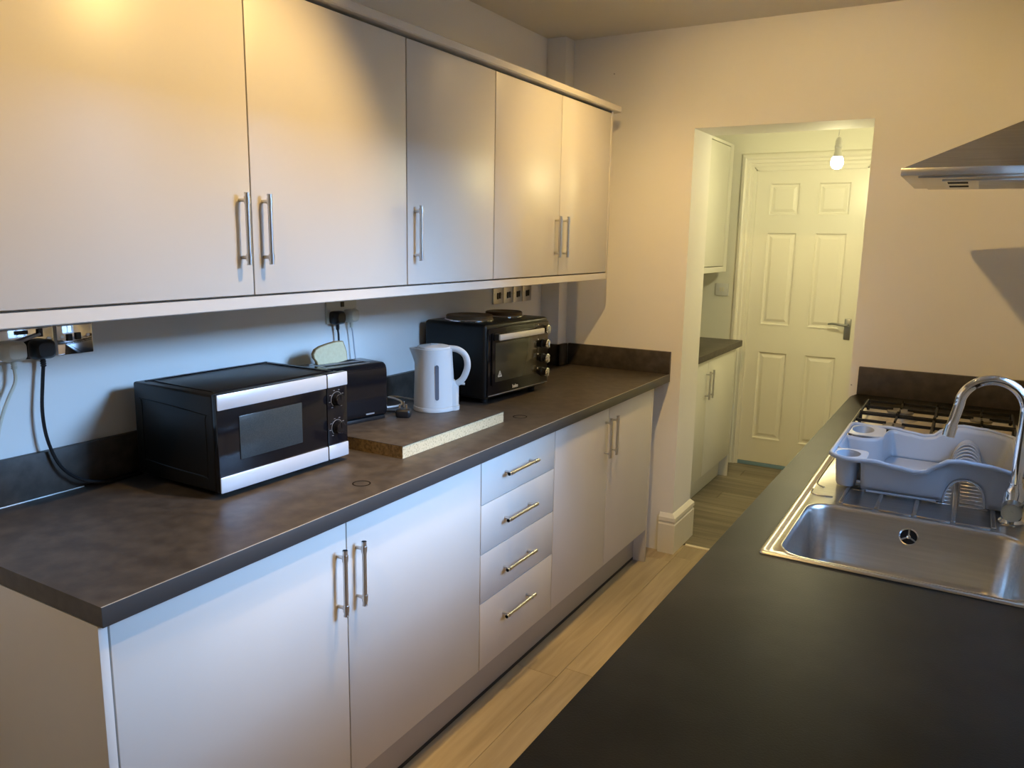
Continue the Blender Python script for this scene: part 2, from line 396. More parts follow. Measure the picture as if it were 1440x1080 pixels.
base_unit('pale grey double base cabinet at the near end, below the microwave', .750, 1.3586, 1.966, .725)
base_unit('pale grey double base cabinet at the far end beside the doorway pier', 2.465, 2.9541, 3.4605, .742)
dr = thing('drawer_unit', 'pale grey four-drawer base unit with horizontal bar handles between the two double cabinets', 'drawers', (.27, 2.215, ZB))
carcass(dr, XL+.004, XD-.020, 1.968, 2.463, ZB, ZT+.004, shelf=False)
for z0, z1, hz in ((ZB, .3945, .310), (.3973, .5602, .474), (.563, .7234, .645), (.7262, ZT, .802)):
    d = door_(dr, XD, 1, 1.9685, 2.4625, z0, z1, 'cab', 'drawer_front')
    bar_handle((XD, 2.192, hz), 'y', .200, .160, 1, d, dr.location)
tag(MB().box(XL+.002, XD, .7305, .7482, .0, .870, .0012).build('end_panel', 'cab'), 'pale end panel closing the near end of the left base run', 'panel')
tag(MB().box(XL+.002, XD, 3.4625, 3.480, .0, .870, .0012).build('end_panel', 'cab'), 'pale end panel closing the far end of the left base run by the skirting', 'panel')
p = tag(MB().box(.522, .538, .7485, 3.462, .014, .160, .001).build('plinth', 'plinth'), 'grey plinth under the left run of base cabinets', 'plinth')
MB().box(.524, .5385, .7487, 3.4618, .0005, .0138).build('seal_strip', 'dark', p)

# left worktop
b = MB()
b.prism([(XL+.001, .7298), (.613, .7298), (.613, YE-.001), (.047, YE-.001), (.047, 3.554), (XL+.001, 3.554)], .8722, .910)
wt = b.build('worktop', 'lam', None, 0); MB().box(.6122, .6150, .7295, YE-.022, .90985, .9104, .0002, 1).build('edge_glint', 'glint', wt); MB().tube([(XL+.0215, .731, .9112), (XL+.0215, 1.06, .9112), (XL+.021, 1.10, .9108)], .0016, 6, 2).build('sealant', 'white', wt); tag(wt, 'long dark brown stone-effect worktop on the left base cabinets', 'worktop')  # thin pale strip stands for the glint along the front edge
MB().box(.6131, .6152, .7292, YE-.001, .8722, .9098, .0006).build('worktop_edge', 'edge', wt)
def ring(x, y, r):
    return MB().lathe([(r, .9101), (r, .9106), (r-.0035, .9106), (r-.0035, .9101)], (x, y, 0), n=40, cap=False)
# loop the ring profile closed
ring(.523, 1.501, .024).build('ring_mark', 'ring', wt); ring(.475, 2.417, .026).build('ring_mark', 'ring', wt)
us = tag(MB().box(XL+.0008, XL+.020, .7298, 3.534, .9130, 1.0196, .001).build('upstand', 'lam'), 'dark worktop upstand along the left wall behind the appliances', 'upstand')
b = MB()
b.box(.0462, .064, 3.5362, YE-.021, .9103, 1.0196, .001).box(XL+.022, .064, 3.5362, 3.5545, .9103, 1.0196, .001)
tag(b.build('upstand', 'lam'), 'dark short upstand pieces boxing round the corner pipe column', 'upstand')
tag(MB().box(.0655, .6152, YE-.0195, YE-.0008, .9103, 1.0196, .001).build('upstand', 'lam'), 'dark upstand on the end wall at the far end of the left worktop', 'upstand')

# upper cabinets
XU, UZ0, UZ1 = .3543, 1.4006, 2.1095
def wall_unit(label, ys, hs):
    r = thing('wall_cabinet', label, 'cabinet', (.15, (ys[0]+ys[-1])/2, UZ0))
    carcass(r, XL+.004, XU-.020, ys[0]+.001, ys[-1]-.001, UZ0-.002, UZ1+.002)
    for a, c, h in zip(ys, ys[1:], hs):
        d = door_(r, XU, 1, a+.002, c-.002, UZ0, UZ1)
        bar_handle((XU, h, 1.555), 'z', .165, .131, 1, d, r.location)
wall_unit('large cream double wall cabinet at the near end, over the microwave', (.7195, 1.3238, 1.9175), (1.3238-.034, 1.3238+.034))
wall_unit('single-door cream wall cabinet in the middle of the upper row', (1.9185, 2.4157), (1.9185+.036,))
wall_unit('narrow cream double wall cabinet at the far end, over the mini oven', (2.4167, 2.9254, 3.4150), (2.9254-.034, 2.9254+.034))
tag(MB().box(XL+.002, XU, 3.4165, 3.4345, 1.3670, 2.117, .001).build('end_panel', 'cab'), 'cream side panel closing the far end of the wall cabinets', 'panel')
tag(MB().box(XL+.002, XU, .7, .718, 1.3670, 2.117, .001).build('end_panel', 'cab'), 'cream side panel at the near end of the wall cabinets', 'panel')
tag(MB().prism([(.318, 1.3670), (.352, 1.3670), (.354, 1.3690), (.354, 1.3955), (.318, 1.3955)], .7185, 3.416, 'y').build('pelmet', 'cab'), 'cream pelmet strip under the wall cabinet doors', 'pelmet')
b = MB()
pr = [(.30, 2.1185), (.372, 2.1185), (.376, 2.1220), (.376, 2.1420), (.372, 2.1455), (.30, 2.1455)]
b.loft([[(x, .70, z) for x, z in pr], [(x, 3.478+(.376-x)*.3, z) for x, z in pr]])
b.box(XL+.002, .302, 3.46, 3.482, 2.1185, 2.1455)
tag(b.build('cornice', 'cab'), 'cream cornice strip along the top of the wall cabinets', 'cornice')

# ------------------------------------------------------------------ right side run
def xl_(y): return 1.4018+.0088*(y+1.0)          # slightly skewed front edge
RW0, RW1 = .50, YE-.001
SX0, SX1, SY0, SY1 = 1.516, 2.035, 1.592, 2.520
BX0, BX1, BY0, BY1 = 1.553, 2.000, 1.609, 1.988
ho = (BX0-.02, BX1+.012, BY0-.010, BY1+.015)       # hole for the bowl
b = MB()
lx = [xl_(RW0), xl_(ho[2]), xl_(ho[3]), xl_(3.545)]
b.prism([(lx[0], RW0), (XR-.001, RW0), (XR-.001, ho[2]), (lx[1], ho[2])], .8722, .910)
b.prism([(lx[1], ho[2]), (ho[0], ho[2]), (ho[0], ho[3]), (lx[2], ho[3])], .8722, .910)
b.prism([(ho[1], ho[2]), (XR-.001, ho[2]), (XR-.001, ho[3]), (ho[1], ho[3])], .8722, .910)
b.prism([(lx[2], ho[3]), (XR-.001, ho[3]), (XR-.001, RW1), (1.459, RW1), (1.457, 3.625), (1.445, 3.575), (lx[3], 3.545)], .8722, .910)
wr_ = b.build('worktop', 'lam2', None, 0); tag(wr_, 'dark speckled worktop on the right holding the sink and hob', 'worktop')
tag(MB().box(1.4575, XR-.001, YE-.0195, YE-.0008, .9103, 1.0300, .002).build('upstand', 'lam'), 'dark upstand on the end wall behind the gas hob', 'upstand')
for y0, ym, y1, lb in ((.62, 1.1, 1.58, 'pale double base cabinet under the near end of the right worktop'), (1.584, 2.08, 2.58, 'pale double base cabinet under the sink'), (2.584, 3.08, 3.58, 'pale double base cabinet under the gas hob')):
    r = thing('base_cabinet', lb, 'cabinet', (1.75, (y0+y1)/2, ZB))
    carcass(r, XR-.004, 1.452, y0+.001, y1-.001, ZB, .70, shelf=False)
    for a, c, hy in ((y0, ym, ym-.034), (ym, y1, ym+.034)):
        d = door_(r, 1.432, -1, a+.0015, c-.0015, ZB, ZT)
        bar_handle((1.432, hy, .725), 'z', .168, .128, -1, d, r.location)
tag(MB().box(1.49, 1.506, .62, 3.58, .001, .158, .001).build('plinth', 'plinth'), 'grey plinth under the right run of base cabinets', 'plinth')
tag(MB().box(1.434, XR-.002, .600, .6185, .0005, .871, .001).build('end_panel', 'cab'), 'pale end panel at the near end of the right base run', 'panel')

# sink
sk = thing('kitchen_sink', 'stainless steel inset sink with a single bowl and ribbed drainer', 'sink', (SX0, SY0, .9105))
K = 7
def rl(x0, x1, y0, y1, r, z): return [(x, y, z) for x, y in rrect(x0, x1, y0, y1, r, K)]
b = MB(sk.location)
dz = .9107
b.loft([rl(SX0, SX1, SY0, SY1, .012, dz), rl(SX0+.001, SX1-.001, SY0+.001, SY1-.001, .012, dz+.0035), rl(SX0+.004, SX1-.004, SY0+.004, SY1-.004, .012, dz+.005),
        rl(SX0+.011, SX1-.011, SY0+.008, SY1-.014, .012, dz+.005), rl(SX0+.016, SX1-.014, SY0+.010, SY1-.020, .014, dz+.0022)], True, False, False)
# plateau bridged to the bowl rim
out = rl(SX0+.016, SX1-.014, SY0+.010, SY1-.020, .014, dz+.0022)
rim = rl(BX0-.010, BX1+.010, BY0-.006, BY1+.010, .062, dz+.0022)
b.loft([out, rim], True, False, False)
b.loft([rim, rl(BX0-.007, BX1+.007, BY0-.005, BY1+.007, .060, dz+.0048), rl(BX0-.003, BX1+.003, BY0-.002, BY1+.003, .057, dz+.0048), rl(BX0, BX1, BY0, BY1, .055, dz+.001)], True, False, False)
b.build('sink_flange', 'steel', sk, 50)
b = MB(sk.location)
b.loft([rl(BX0, BX1, BY0, BY1, .055, dz+.001), rl(BX0+.004, BX1-.004, BY0+.004, BY1-.004, .055, dz-.006), rl(BX0+.012, BX1-.012, BY0+.012, BY1-.010, .058, .785),
        rl(BX0+.020, BX1-.020, BY0+.018, BY1-.018, .058, .765), rl(BX0+.045, BX1-.045, BY0+.04, BY1-.042, .05, .757)], True, False, True)
bw = b.build('bowl', 'steel', sk, 50)
b = MB(sk.location); b.lathe([(.021, -.004), (.021, -.0055), (.018, -.0065), (.018, -.004)], (1.775, 1.9845, .873), 'y', 32, False)
b.build('overflow_ring', 'chrome', sk)
b = MB(sk.location); b.lathe([(.0178, -.0030), (.0178, -.0050)], (1.775, 1.9845, .873), 'y', 28)
ov = b.build('overflow_hole', 'gap', sk)
b = MB(sk.location)
for k in range(3):
    a = PI/2+k*2*PI/3
    b.box(.002, .0175, -.0068, -.0052, -.0018, .0018, rot=Matrix.Translation((1.775, 1.9845, .873)) @ Matrix.Rotation(-a, 4, 'Y'))
b.lathe([(.0045, -.0052), (.0045, -.0075), (.002, -.0085)], (1.775, 1.9845, .873), 'y', 16)
b.build('overflow_spokes', 'chrome', sk)
# drainer: recessed bays divided by raised ribs
b = MB(sk.location)
z = dz+.0022
ribs = [1.616, 1.697, 1.779, 1.861, 1.942]
for i, x in enumerate(ribs):
    b.box(x-.005, x+.005, 2.025, 2.475, z-.001, z+.0030, .0022, 2)
for x0, x1 in zip(ribs, ribs[1:]):
    b.box(x0+.006, x1-.006, 2.012, 2.022, z-.001, z+.0030, .0022, 2)
    for k in range(9):
        y = 2.16+k*.034
        b.box(x0+.010, x1-.010, y, y+.014, z-.001, z+.0012, .0009, 1)
b.build('drainer', 'steel', sk, 40)
b = MB(sk.location)
b.tube([(1.592, 2.062, z), (1.560, 2.056, z), (1.541, 2.070, z), (1.536, 2.11, z)], .0026, 8)
b.tube([(1.560, 2.135, z), (1.541, 2.16, z), (1.536, 2.22, z), (1.537, 2.46, z)], .0026, 8)
b.build('drain_channel', 'steel', sk)

# tap
tp = thing('mixer_tap', 'tall chrome swan-neck mixer tap standing at the back corner of the sink', 'tap', (1.976, 2.085, .9135))
T = Vector(tp.location); o = T
b = MB(o); b.lathe([(.0, .0), (.026, .0), (.026, .006), (.021, .012), (.0205, .075), (.017, .083), (.0135, .09), (.0135, .098)], T, n=28); b.build('tap_body', 'chrome', tp)
b = MB(o)
pts = [(T.x, T.y, T.z+.095), (T.x, T.y, T.z+.17), (T.x, T.y, T.z+.265)]
R_ = .066
for k in range(1, 13):
    a = PI*k/12; pts.append((T.x-R_+R_*math.cos(a), T.y-.004*k/12, T.z+.265+R_*math.sin(a)))
pts += [(T.x-2*R_-.007, T.y-.006, T.z+.230), (T.x-2*R_-.011, T.y-.008, T.z+.212)]
b.tube(pts, .0115, 16, 3); b.build('spout', 'chrome', tp)
b = MB(o); b.cyl((T.x-2*R_-.0098, T.y-.0075, T.z+.217), (T.x-2*R_-.0145, T.y-.0095, T.z+.190), .0135, n=20); b.build('aerator', 'chrome', tp)
b = MB(o); b.cyl((T.x, T.y-.012, T.z+.042), (T.x-.004, T.y-.052, T.z+.040), .021, n=24); b.cyl((T.x-.004, T.y-.052, T.z+.040), (T.x-.0042, T.y-.055, T.z+.040), .0185, n=24); b.cyl((T.x-.0042, T.y-.055, T.z+.040), (T.x-.0044, T.y-.057, T.z+.040), .005, n=12)
b.tube([(T.x+.012, T.y-.036, T.z+.050), (T.x+.03, T.y-.038, T.z+.085), (T.x+.04, T.y-.038, T.z+.115)], .0045, 10)
b.build('lever', 'tapdark', tp)

# dish rack
rk = thing('dish_rack', 'grey plastic dish drainer with wavy rim on the sink drainer', 'dish rack', (1.78, 2.35, .916))
RX0, RX1, RY0, RY1 = 1.566, 1.992, 2.135, 2.575
Z0 = .9175
def rimz(x):
    t = (x-RX0)/(RX1-RX0)
    pts = [(0, 1.003), (.12, .998), (.25, 1.001), (.38, .994), (.47, .989), (.53, .994), (.58, 1.012), (.63, 1.027), (.70, 1.031), (.82, 1.028), (1, 1.016)]
    for (a, za), (c, zc) in zip(pts, pts[1:]):
        if t <= c:
            u = (t-a)/(c-a); u = u*u*(3-2*u); return za+(zc-za)*u
    return pts[-1][1]
def wallrow(t):
    """closed plan outline at height fraction t (0 bottom, 1 rim): T-shaped tub leaving room for the two cutlery cups"""
    ins = .018*(1-t)
    x0, x1, ya, yb = 1.640+ins*.3, RX1-.006-ins, RY0+.008+ins, RY1-.008-ins
    xo = 1.572+ins
    pts = []
    n = 44
    for i in range(n+1): pts.append((x0+.012+(x1-.02-x0-.012)*i/n, ya))
    for i in range(1, 6): a = -PI/2+PI/2*i/6; pts.append((x1-.02+.02*math.cos(a), ya+.02+.02*math.sin(a)))
    for i in range(9): pts.append((x1, ya+.02+(yb-ya-.04)*i/8))
    for i in range(1, 6): a = PI/2*i/6; pts.append((x1-.02+.02*math.cos(a), yb-.02+.02*math.sin(a)))
    for i in range(31): pts.append((x1-.02+(x0+.045-x1+.02)*i/30, yb))
    # far-left cup bulge then middle bay then near-left notch
    for i in range(1, 9): a = PI/2*i/8; pts.append((x0+.045-.02*math.sin(a), yb-.115*(1-math.cos(a))))
    for i in range(1, 8): a = PI/2*i/7; pts.append((xo+(x0+.025-xo)*math.cos(a), yb-.115-.045*math.sin(a)))
    for i in range(1, 6): pts.append((xo, yb-.16-(yb-.16-(ya+.11))*i/6))
    for i in range(0, 8): a = PI/2*i/7; pts.append((xo+(x0-xo)*(1-math.cos(a)), ya+.11-.03*math.sin(a)))
    for i in range(1, 6): pts.append((x0, ya+.08-(.08-.012)*i/6))
    for i in range(0, 5): a = PI+PI/2*i/5; pts.append((x0+.012+.012*math.cos(a), ya+.012+.012*math.sin(a)))
    return pts
lo, hi_ = wallrow(0), wallrow(1)
ymid = (RY0+RY1)/2
b = MB(rk.location)
loops = []
for k in range(8):
    t = k/7; lp = []
    for (xa, ya), (xb, yb) in zip(lo, hi_):
        x, y = xa+(xb-xa)*t, ya+(yb-ya)*t
        zb = Z0
        u = (xa-1.879)/.047
        if y < ymid-.17 and abs(u) < 1: zb = Z0+.066*math.sqrt(1-u*u)**.8
        zt = rimz(x)-.001
        lp.append((x, y, zb+(zt-zb)*t))
    loops.append(lp)
b.loft(loops, True, False, False)
tub = b.build('tub', 'grey', rk, 60)
sm = tub.modifiers.new('thickness', 'SOLIDIFY'); sm.thickness = .0028; sm.offset = 0
b = MB(rk.location)                                     # tub floor either side of the hump
b.box(1.652, 1.832, RY0+.03, RY1-.03, Z0, Z0+.004, .001).box(1.926, 1.966, RY0+.03, RY1-.03, Z0, Z0+.004, .001)
b.box(1.590, 1.652, RY0+.14, RY1-.19, Z0, Z0+.004, .001)
b.build('tub_floor', 'grey', rk)
# slotted hump (plate tunnel): arched ribs with open gaps
def arch(b, ya, yb, w, h, t):
    n = 14; L = []
    for k in range(n+1):
        a = PI*k/n
        cx, cz = math.cos(a), math.sin(a)**.85
        L.append([(1.879+w*cx, ya, Z0+h*cz), (1.879+w*cx, yb, Z0+h*cz), (1.879+(w-t)*cx, yb, Z0+(h-t)*cz), (1.879+(w-t)*cx, ya, Z0+(h-t)*cz)])
    b.loft(L)
for k in range(10):
    y = RY0+.046+k*.035
    arch_b = MB(rk.location); arch(arch_b, y, y+.013, .046-.0008*k, .064+.0018*k, .0035); arch_b.build('plate_rib', 'grey', rk)
arch_b = MB(rk.location); arch(arch_b, RY0+.022, RY0+.0385, .0462, .0655, .0035); arch_b.build('hump_end', 'grey', rk)
arch_b = MB(rk.location); arch(arch_b, RY1-.062, RY1-.020, .038, .081, .0035); arch_b.build('hump_end', 'grey', rk)
# rim bead
b = MB(rk.location)
rp_ = rrect(RX0, RX1, RY0, RY1, .028, 5); dense = []
for (xa, ya), (xb, yb) in zip(rp_, rp_[1:]+rp_[:1]):
    m_ = max(1, int(math.hypot(xb-xa, yb-ya)/.014))
    for k in range(m_): dense.append((xa+(xb-xa)*k/m_, ya+(yb-ya)*k/m_))
b.tube([(x, y, rimz(x)) for x, y in dense], .0062, 10, 1, True)
b.build('rim', 'grey', rk, 60)
# two cutlery cups at the left corners, oval openings flush with the corner flanges
def cup(cy, ly, ya, yb, xr=1.650):
    cx = 1.6055; zr = .9985; b = MB(rk.location); N = 40
    ell = lambda sx, sy, z: [(cx+sx*math.cos(2*PI*i/N), cy+sy*math.sin(2*PI*i/N), z) for i in range(N)]
    b.loft([ell(.0225, ly*.62, Z0), ell(.0250, ly*.66, Z0+.006), ell(.0305, ly*.95, zr-.002), ell(.0295, ly*.93, zr+.002), ell(.0285, ly*.90, zr-.004), ell(.0215, ly*.58, Z0+.01)])
    b.build('cutlery_cup', 'grey', rk, 50)
    b = MB(rk.location); q, inn = [], []
    mx_, my_, hx, hy = (RX0+xr+.004)/2, (ya+yb)/2, (xr-RX0)/2, (yb-ya)/2
    sg = lambda v: math.copysign(abs(v)**.42, v)
    for i in range(N):
        a = 2*PI*i/N; q.append((mx_+hx*sg(math.cos(a)), my_+hy*sg(math.sin(a)))); inn.append((cx+.0298*math.cos(a), cy+ly*.935*math.sin(a)))
    T_ = lambda L, z: [(x, y, z) for x, y in L]
    b.loft([T_(q, zr-.002), T_(q, zr+.0015), T_(inn, zr+.003), T_(inn, zr-.002)], True, False, False)
    b.build('cup_flange', 'grey', rk, 40)
cup(2.188, .042, RY0+.003, 2.246); cup(2.505, .056, 2.432, RY1-.003, 1.664)
b = MB(rk.location)
b.tube([(1.66, RY0+.01, Z0+.002), (1.74, RY0+.013, Z0+.002), (1.82, RY0+.016, Z0+.002)], .003, 8); b.build('foot_bead', 'grey', rk)

# gas hob
hb = thing('gas_hob', 'stainless steel four-burner gas hob with black pan supports behind the dish rack', 'hob', (1.77, 3.0, .9104))
b = MB(hb.location)
b.loft([rl(1.515, 2.035, 2.730, 3.300, .012, .9106), rl(1.515, 2.035, 2.730, 3.300, .012, .9150), rl(1.519, 2.031, 2.734, 3.296, .012, .9175), rl(1.535, 2.015, 2.750, 3.280, .012, .9165)])
b.build('hob_plate', 'hob', hb, 50)
for x, y, r in ((1.662, 3.150, .044), (1.918, 3.150, .034), (1.662, 2.880, .034), (1.918, 2.880, .040)):
    b = MB(hb.location); b.lathe([(r*1.3, .9168), (r*1.28, .920), (r*1.0, .9215), (r*.97, .940), (r*.9, .942)], (x, y, 0), n=32); bo = b.build('burner', 'hob', hb)
    b = MB(hb.location); b.lathe([(r*.93, .9422), (r*1.02, .9432), (r*1.02, .948), (r*.95, .9502), (r*.3, .951)], (x, y, 0), n=32); b.build('burner_cap', 'burner', bo)
def pan_support(y0, y1):
    b = MB(hb.location); x0, x1 = 1.538, 2.016; zt, h, t = .958, .010, .006
    bar = lambda xa, xb, ya, yb: b.box(xa, xb, ya, yb, zt-h, zt, .0012, 1)
    ym_ = (y0+y1)/2; xm = (x0+x1)/2
    bar(x0, x1, y0, y0+t); bar(x0, x1, y1-t, y1); bar(x0, x0+t, y0, y1); bar(x1-t, x1, y0, y1)
    bar(xm-.004, xm+.004, y0, y1)
    for cx in (1.662, 1.918):
        for sx in (-1, 1):
            xa = cx+sx*.024; xe = x0 if (sx < 0 and cx < 1.8) else (x1 if (sx > 0 and cx > 1.8) else xm)
            bar(min(xa, xe), max(xa, xe), ym_-.003, ym_+.003)
        bar(cx-.003, cx+.003, y0, ym_-.024); bar(cx-.003, cx+.003, ym_+.024, y1)
        for yy in (y0+.01, y1-.01): b.box(cx-.004, cx+.004, yy-.006, yy+.006, zt-.002, zt+.010, .002, 1)
    b.box(xm-.004, xm+.004, y1-.016, y1-.004, zt-.002, zt+.010, .002, 1)
    for x in (x0, x1-.010, xm-.005):
        for y in (y0, y1-.010): b.box(x, x+.010, y, y+.010, .9172, zt-.003, .002, 1)
    return b.build('pan_support', 'iron', hb)
pan_support(2.752, 3.008); pan_support(3.022, 3.272)

# cooker hood
hd_ = thing('cooker_hood', 'brushed steel chimney cooker hood on the right wall above the hob', 'cooker hood', (1.86, 2.92, 1.745))
HX0, HY0, HY1 = 1.625, 2.62, 3.22
b = MB(hd_.location)
b.box(HX0, XR-.001, HY0, HY1, 1.745, 1.7445+.022, .0015); b.build('hood_rim', 'steel', hd_)
cxa, cya, cyb, cz = 1.925, 2.82, 3.02, 1.912
b = MB(hd_.location)
q = [[(HX0+.004, HY0+.004, 1.767), (XR-.001, HY0+.004, 1.767), (XR-.001, HY1-.004, 1.767), (HX0+.004, HY1-.004, 1.767)],
     [(cxa, cya, cz), (XR-.001, cya, cz), (XR-.001, cyb, cz), (cxa, cyb, cz)]]
b.loft(q); b.build('hood_canopy', 'steel', hd_, 0)
MB(hd_.location).box(cxa+.001, XR-.001, cya+.001, cyb-.001, cz+.0005, ZC-.002, .002).build('chimney', 'steel', hd_)
b = MB(hd_.location); b.box(HX0+.045, XR-.03, HY0+.03, HY1-.03, 1.7395, 1.7448, .001); un = b.build('underside_panel', 'steel', hd_)
b = MB(hd_.location); b.box(HX0+.105, XR-.06, HY0+.10, HY1-.10, 1.7345, 1.7393, .001); ft = b.build('grease_filter', 'handle', hd_)
b = MB(hd_.location)
for k in range(9):
    y = HY0+.125+k*.042
    b.box(HX0+.200, XR-.07, y, y+.006, 1.7338, 1.7344)
b.build('filter_grooves', 'plinth', ft)
for y in (HY0+.14, HY0+.30):
    MB(hd_.location).box(HX0+.118, HX0+.172, y, y+.075, 1.7336, 1.7344).build('vent_slot', 'gap', ft)
# ------------------------------------------------------------------ hall furniture
r = base_unit('pale hall base cabinet with two bar handles seen through the doorway', 3.96, 4.535, 5.128, .718, xf=.548, zt=.866, zb=.150, m='hcab')
tag(MB().box(XL+.002, .548, 5.131, 5.149, 0, .8695, .001).build('end_panel', 'hcab'), 'pale end panel of the hall base cabinet by the white door', 'panel')
tag(MB().box(.474, .490, 3.935, 5.130, .001, .148, .001).build('plinth', 'hcab'), 'pale plinth under the hall base cabinet', 'plinth')
tag(MB().box(XL+.001, .562, 3.932, 5.246, .8705, .910, .002).build('worktop', 'lam'), 'short dark worktop on the hall base cabinet', 'worktop')
r = thing('wall_cabinet', 'pale hall wall cabinet seen through the top of the doorway', 'cabinet', (.16, 4.9, 1.36))
carcass(r, XL+.004, .358, 4.30, 5.405, 1.352, 2.185, 'hcab')
b = MB(r.location); b.box(.3585, .3780, 5.332, 5.405, 1.352, 2.185).box(.3585, .3780, 4.30, 5.3315, 2.168, 2.185).box(.3585, .3780, 4.30, 5.3315, 1.352, 1.388)
b.build('face_frame', 'hcab', r, 0)
door_(r, .3775, 1, 4.303, 5.327, 1.3925, 2.163, 'hcab')
sw = thing('wall_socket', 'white switch plate on the hall wall left of the panelled door', 'socket', (.337, HY-.0005, 1.225))
MB(sw.location).box(.292, .382, HY-.010, HY-.0006, 1.183, 1.268, .003).build('plate', 'white', sw)
b = MB(sw.location); b.box(.322, .334, HY-.0125, HY-.0101, 1.212, 1.240, .001).box(.340, .352, HY-.0125, HY-.0101, 1.212, 1.240, .001).build('rocker', 'cream', sw)
for x in (.302, .372): MB(sw.location).cyl((x, HY-.0101, 1.226), (x, HY-.0112, 1.226), .0035, n=10).build('screw', 'handle', sw)
# bare bulb
by, bx, bz = 4.56, 1.155, -.015
pb = thing('pendant_bulb', 'bare lit bulb on a white flex hanging in the hall', 'light bulb', (bx, by, 2.459))
b = MB(pb.location); b.cyl((bx, by, 2.459), (bx, by, 2.43), .04, .03, 20); b.build('ceiling_rose', 'white', pb)
b = MB(pb.location); b.tube([(bx, by, 2.43), (bx+.004, by, 2.3), (bx+.003, by, 2.18), (bx-.004, by, 2.105)], .003, 8); b.build('flex', 'white', pb)
b = MB(pb.location); b.lathe([(.006, 2.115), (.012, 2.108), (.0165, 2.092), (.0165, 2.075), (.019, 2.073), (.019, 2.060), (.0165, 2.058), (.0165, 2.042), (.019, 2.036), (.024, 2.016)], (bx, by, bz), n=20); b.build('lampholder', 'white', pb)
b = MB(pb.location); b.lathe([(.0245, 2.0155), (.030, 2.004), (.0325, 1.990), (.031, 1.974), (.024, 1.960), (.011, 1.953)], (bx, by, bz), n=24); b.build('bulb', 'bulb', pb)
L = bpy.data.lights.new('bulb_lamp', 'POINT'); L.energy = HALL_W; L.color = LAMP_HALL; L.shadow_soft_size = .032
lo_ = bpy.data.objects.new('bulb_lamp', L); COL.objects.link(lo_); lo_.parent = pb; lo_.location = (0, 0, 1.92-2.459)

# ------------------------------------------------------------------ microwave
mw = thing('microwave', 'black microwave with silver strips and two dials, on the near end of the left worktop', 'microwave', (.336, 1.213, .9102), -.0205)
W_, D_ = .440, .330
b = MB(); b.box(-D_, -.020, .002, W_-.002, .015, .256, .006, 3); b.build('body', 'blackmetal', mw)
b = MB(); b.tube([(-.285, .035, .2568), (-.06, .03, .2568), (-.045, .05, .2568), (-.045, .39, .2568), (-.06, .41, .2568), (-.285, .405, .2568), (-.30, .39, .2568), (-.30, .05, .2568)], .0016, 6, 4, True); b.build('top_crease', 'gloss_black', mw)
b = MB(); b.tube([(-.285, .0015, .215), (-.06, .0015, .205), (-.05, .0015, .19), (-.05, .0015, .06), (-.07, .0015, .05), (-.28, .0015, .055), (-.295, .0015, .07), (-.295, .0015, .20)], .0014, 6, 4, True); b.build('side_crease', 'blackmetal', mw)
dd = MB().box(-.0195, -.0035, 0, .3595, .016, .2585, .002).build('door', 'gloss_black', mw)
MB().box(-.0034, .0, .0005, .3590, .2205, .2583, .0025).build('top_strip', 'silver', dd)
MB().box(-.0034, .0, .0005, .3590, .0165, .0560, .0025).build('bottom_strip', 'silver', dd)
MB().box(-.0034, -.0012, .063, .2665, .0880, .1970, .0006).build('door_window', 'mwglass', dd)
cp = MB().box(-.0195, -.0035, .3625, W_, .016, .2585, .002).build('control_panel', 'gloss_black', mw)
MB().box(-.0034, .0, .3630, W_-.0005, .2205, .2583, .0025).build('top_strip', 'silver', cp)
MB().box(-.0034, .0, .3630, W_-.0005, .0165, .0560, .0025).build('bottom_strip', 'silver', cp)
for z_ in (.184, .104):
    b = MB(); b.lathe([(.017, -.0034), (.0165, .012), (.015, .0145), (.0, .015)], (0, .398, z_), 'x', 28); b.box(.0145, .0165, .3965, .3995, z_, z_+.014, .0005, 1); b.build('dial', 'gloss_black', cp)
    pts = []
    for k in range(33):
        a = math.radians(-50+k*280/32); pts.append((-.0031, .398+.0215*math.cos(a), z_+.0215*math.sin(a)))
    b = MB(); b.tube(pts, .0006, 6, 1)
    for k in range(8):
        a = math.radians(-50+k*40); b.box(-.0034, -.0028, -.003, .003, -.0006, .0006, rot=Matrix.Translation((0, .398+.0275*math.cos(a), z_+.0275*math.sin(a))))
    b.build('dial_marking', 'printg', cp)
for x in (-.29, -.05):
    for y in (.05, W_-.05): MB().cyl((x, y, .0), (x, y, .0155), .011, .013, 14).build('foot', 'black', mw)

# ------------------------------------------------------------------ mini oven with hotplates
ov_ = thing('mini_oven', 'black mini oven with two hotplates on top, far end of the left worktop', 'oven', (.272, 2.498, .9102), -.067)
W_, D_ = .452, .300
b = MB(); b.box(-D_, 0, 0, W_, .022, .313, .014, 4); b.build('body', 'blackmetal', ov_)
b = MB(); b.box(.0005, .006, .012, W_-.006, .034, .296, .004); fc = b.build('front_frame', 'gloss_black', ov_)
b = MB(); b.box(.0062, .015, .030, .352, .074, .278, .003); od = b.build('door', 'gloss_black', ov_)
MB().box(.0151, .0162, .046, .340, .088, .240, .0004).build('door_glass', 'ovglass', od)
for y in (.036, .336): MB().box(.0151, .038, y, y+.014, .252, .277, .003).build('handle_mount', 'black', od)
b = MB(); b.box(.038, .047, .034, .352, .253, .276, .003); b.build('door_handle', 'silver', od)
b = MB(); t_ = .0006
tri = [(.064, .107), (.088, .107), (.076, .129)]
for (ya, za), (yb, zb_) in zip(tri, tri[1:]+tri[:1]): b.cyl((.0166, ya, za), (.0166, yb, zb_), .0010, n=6)
b.box(.0162, .0168, .0745, .0775, .113, .120).box(.0162, .0168, .068, .084, .1095, .1112); b.build('warning_mark', 'print', od)
b = MB(); b.box(.0062, .0085, .014, W_-.008, .0345, .0370); b.build('lower_trim', 'printg', ov_)
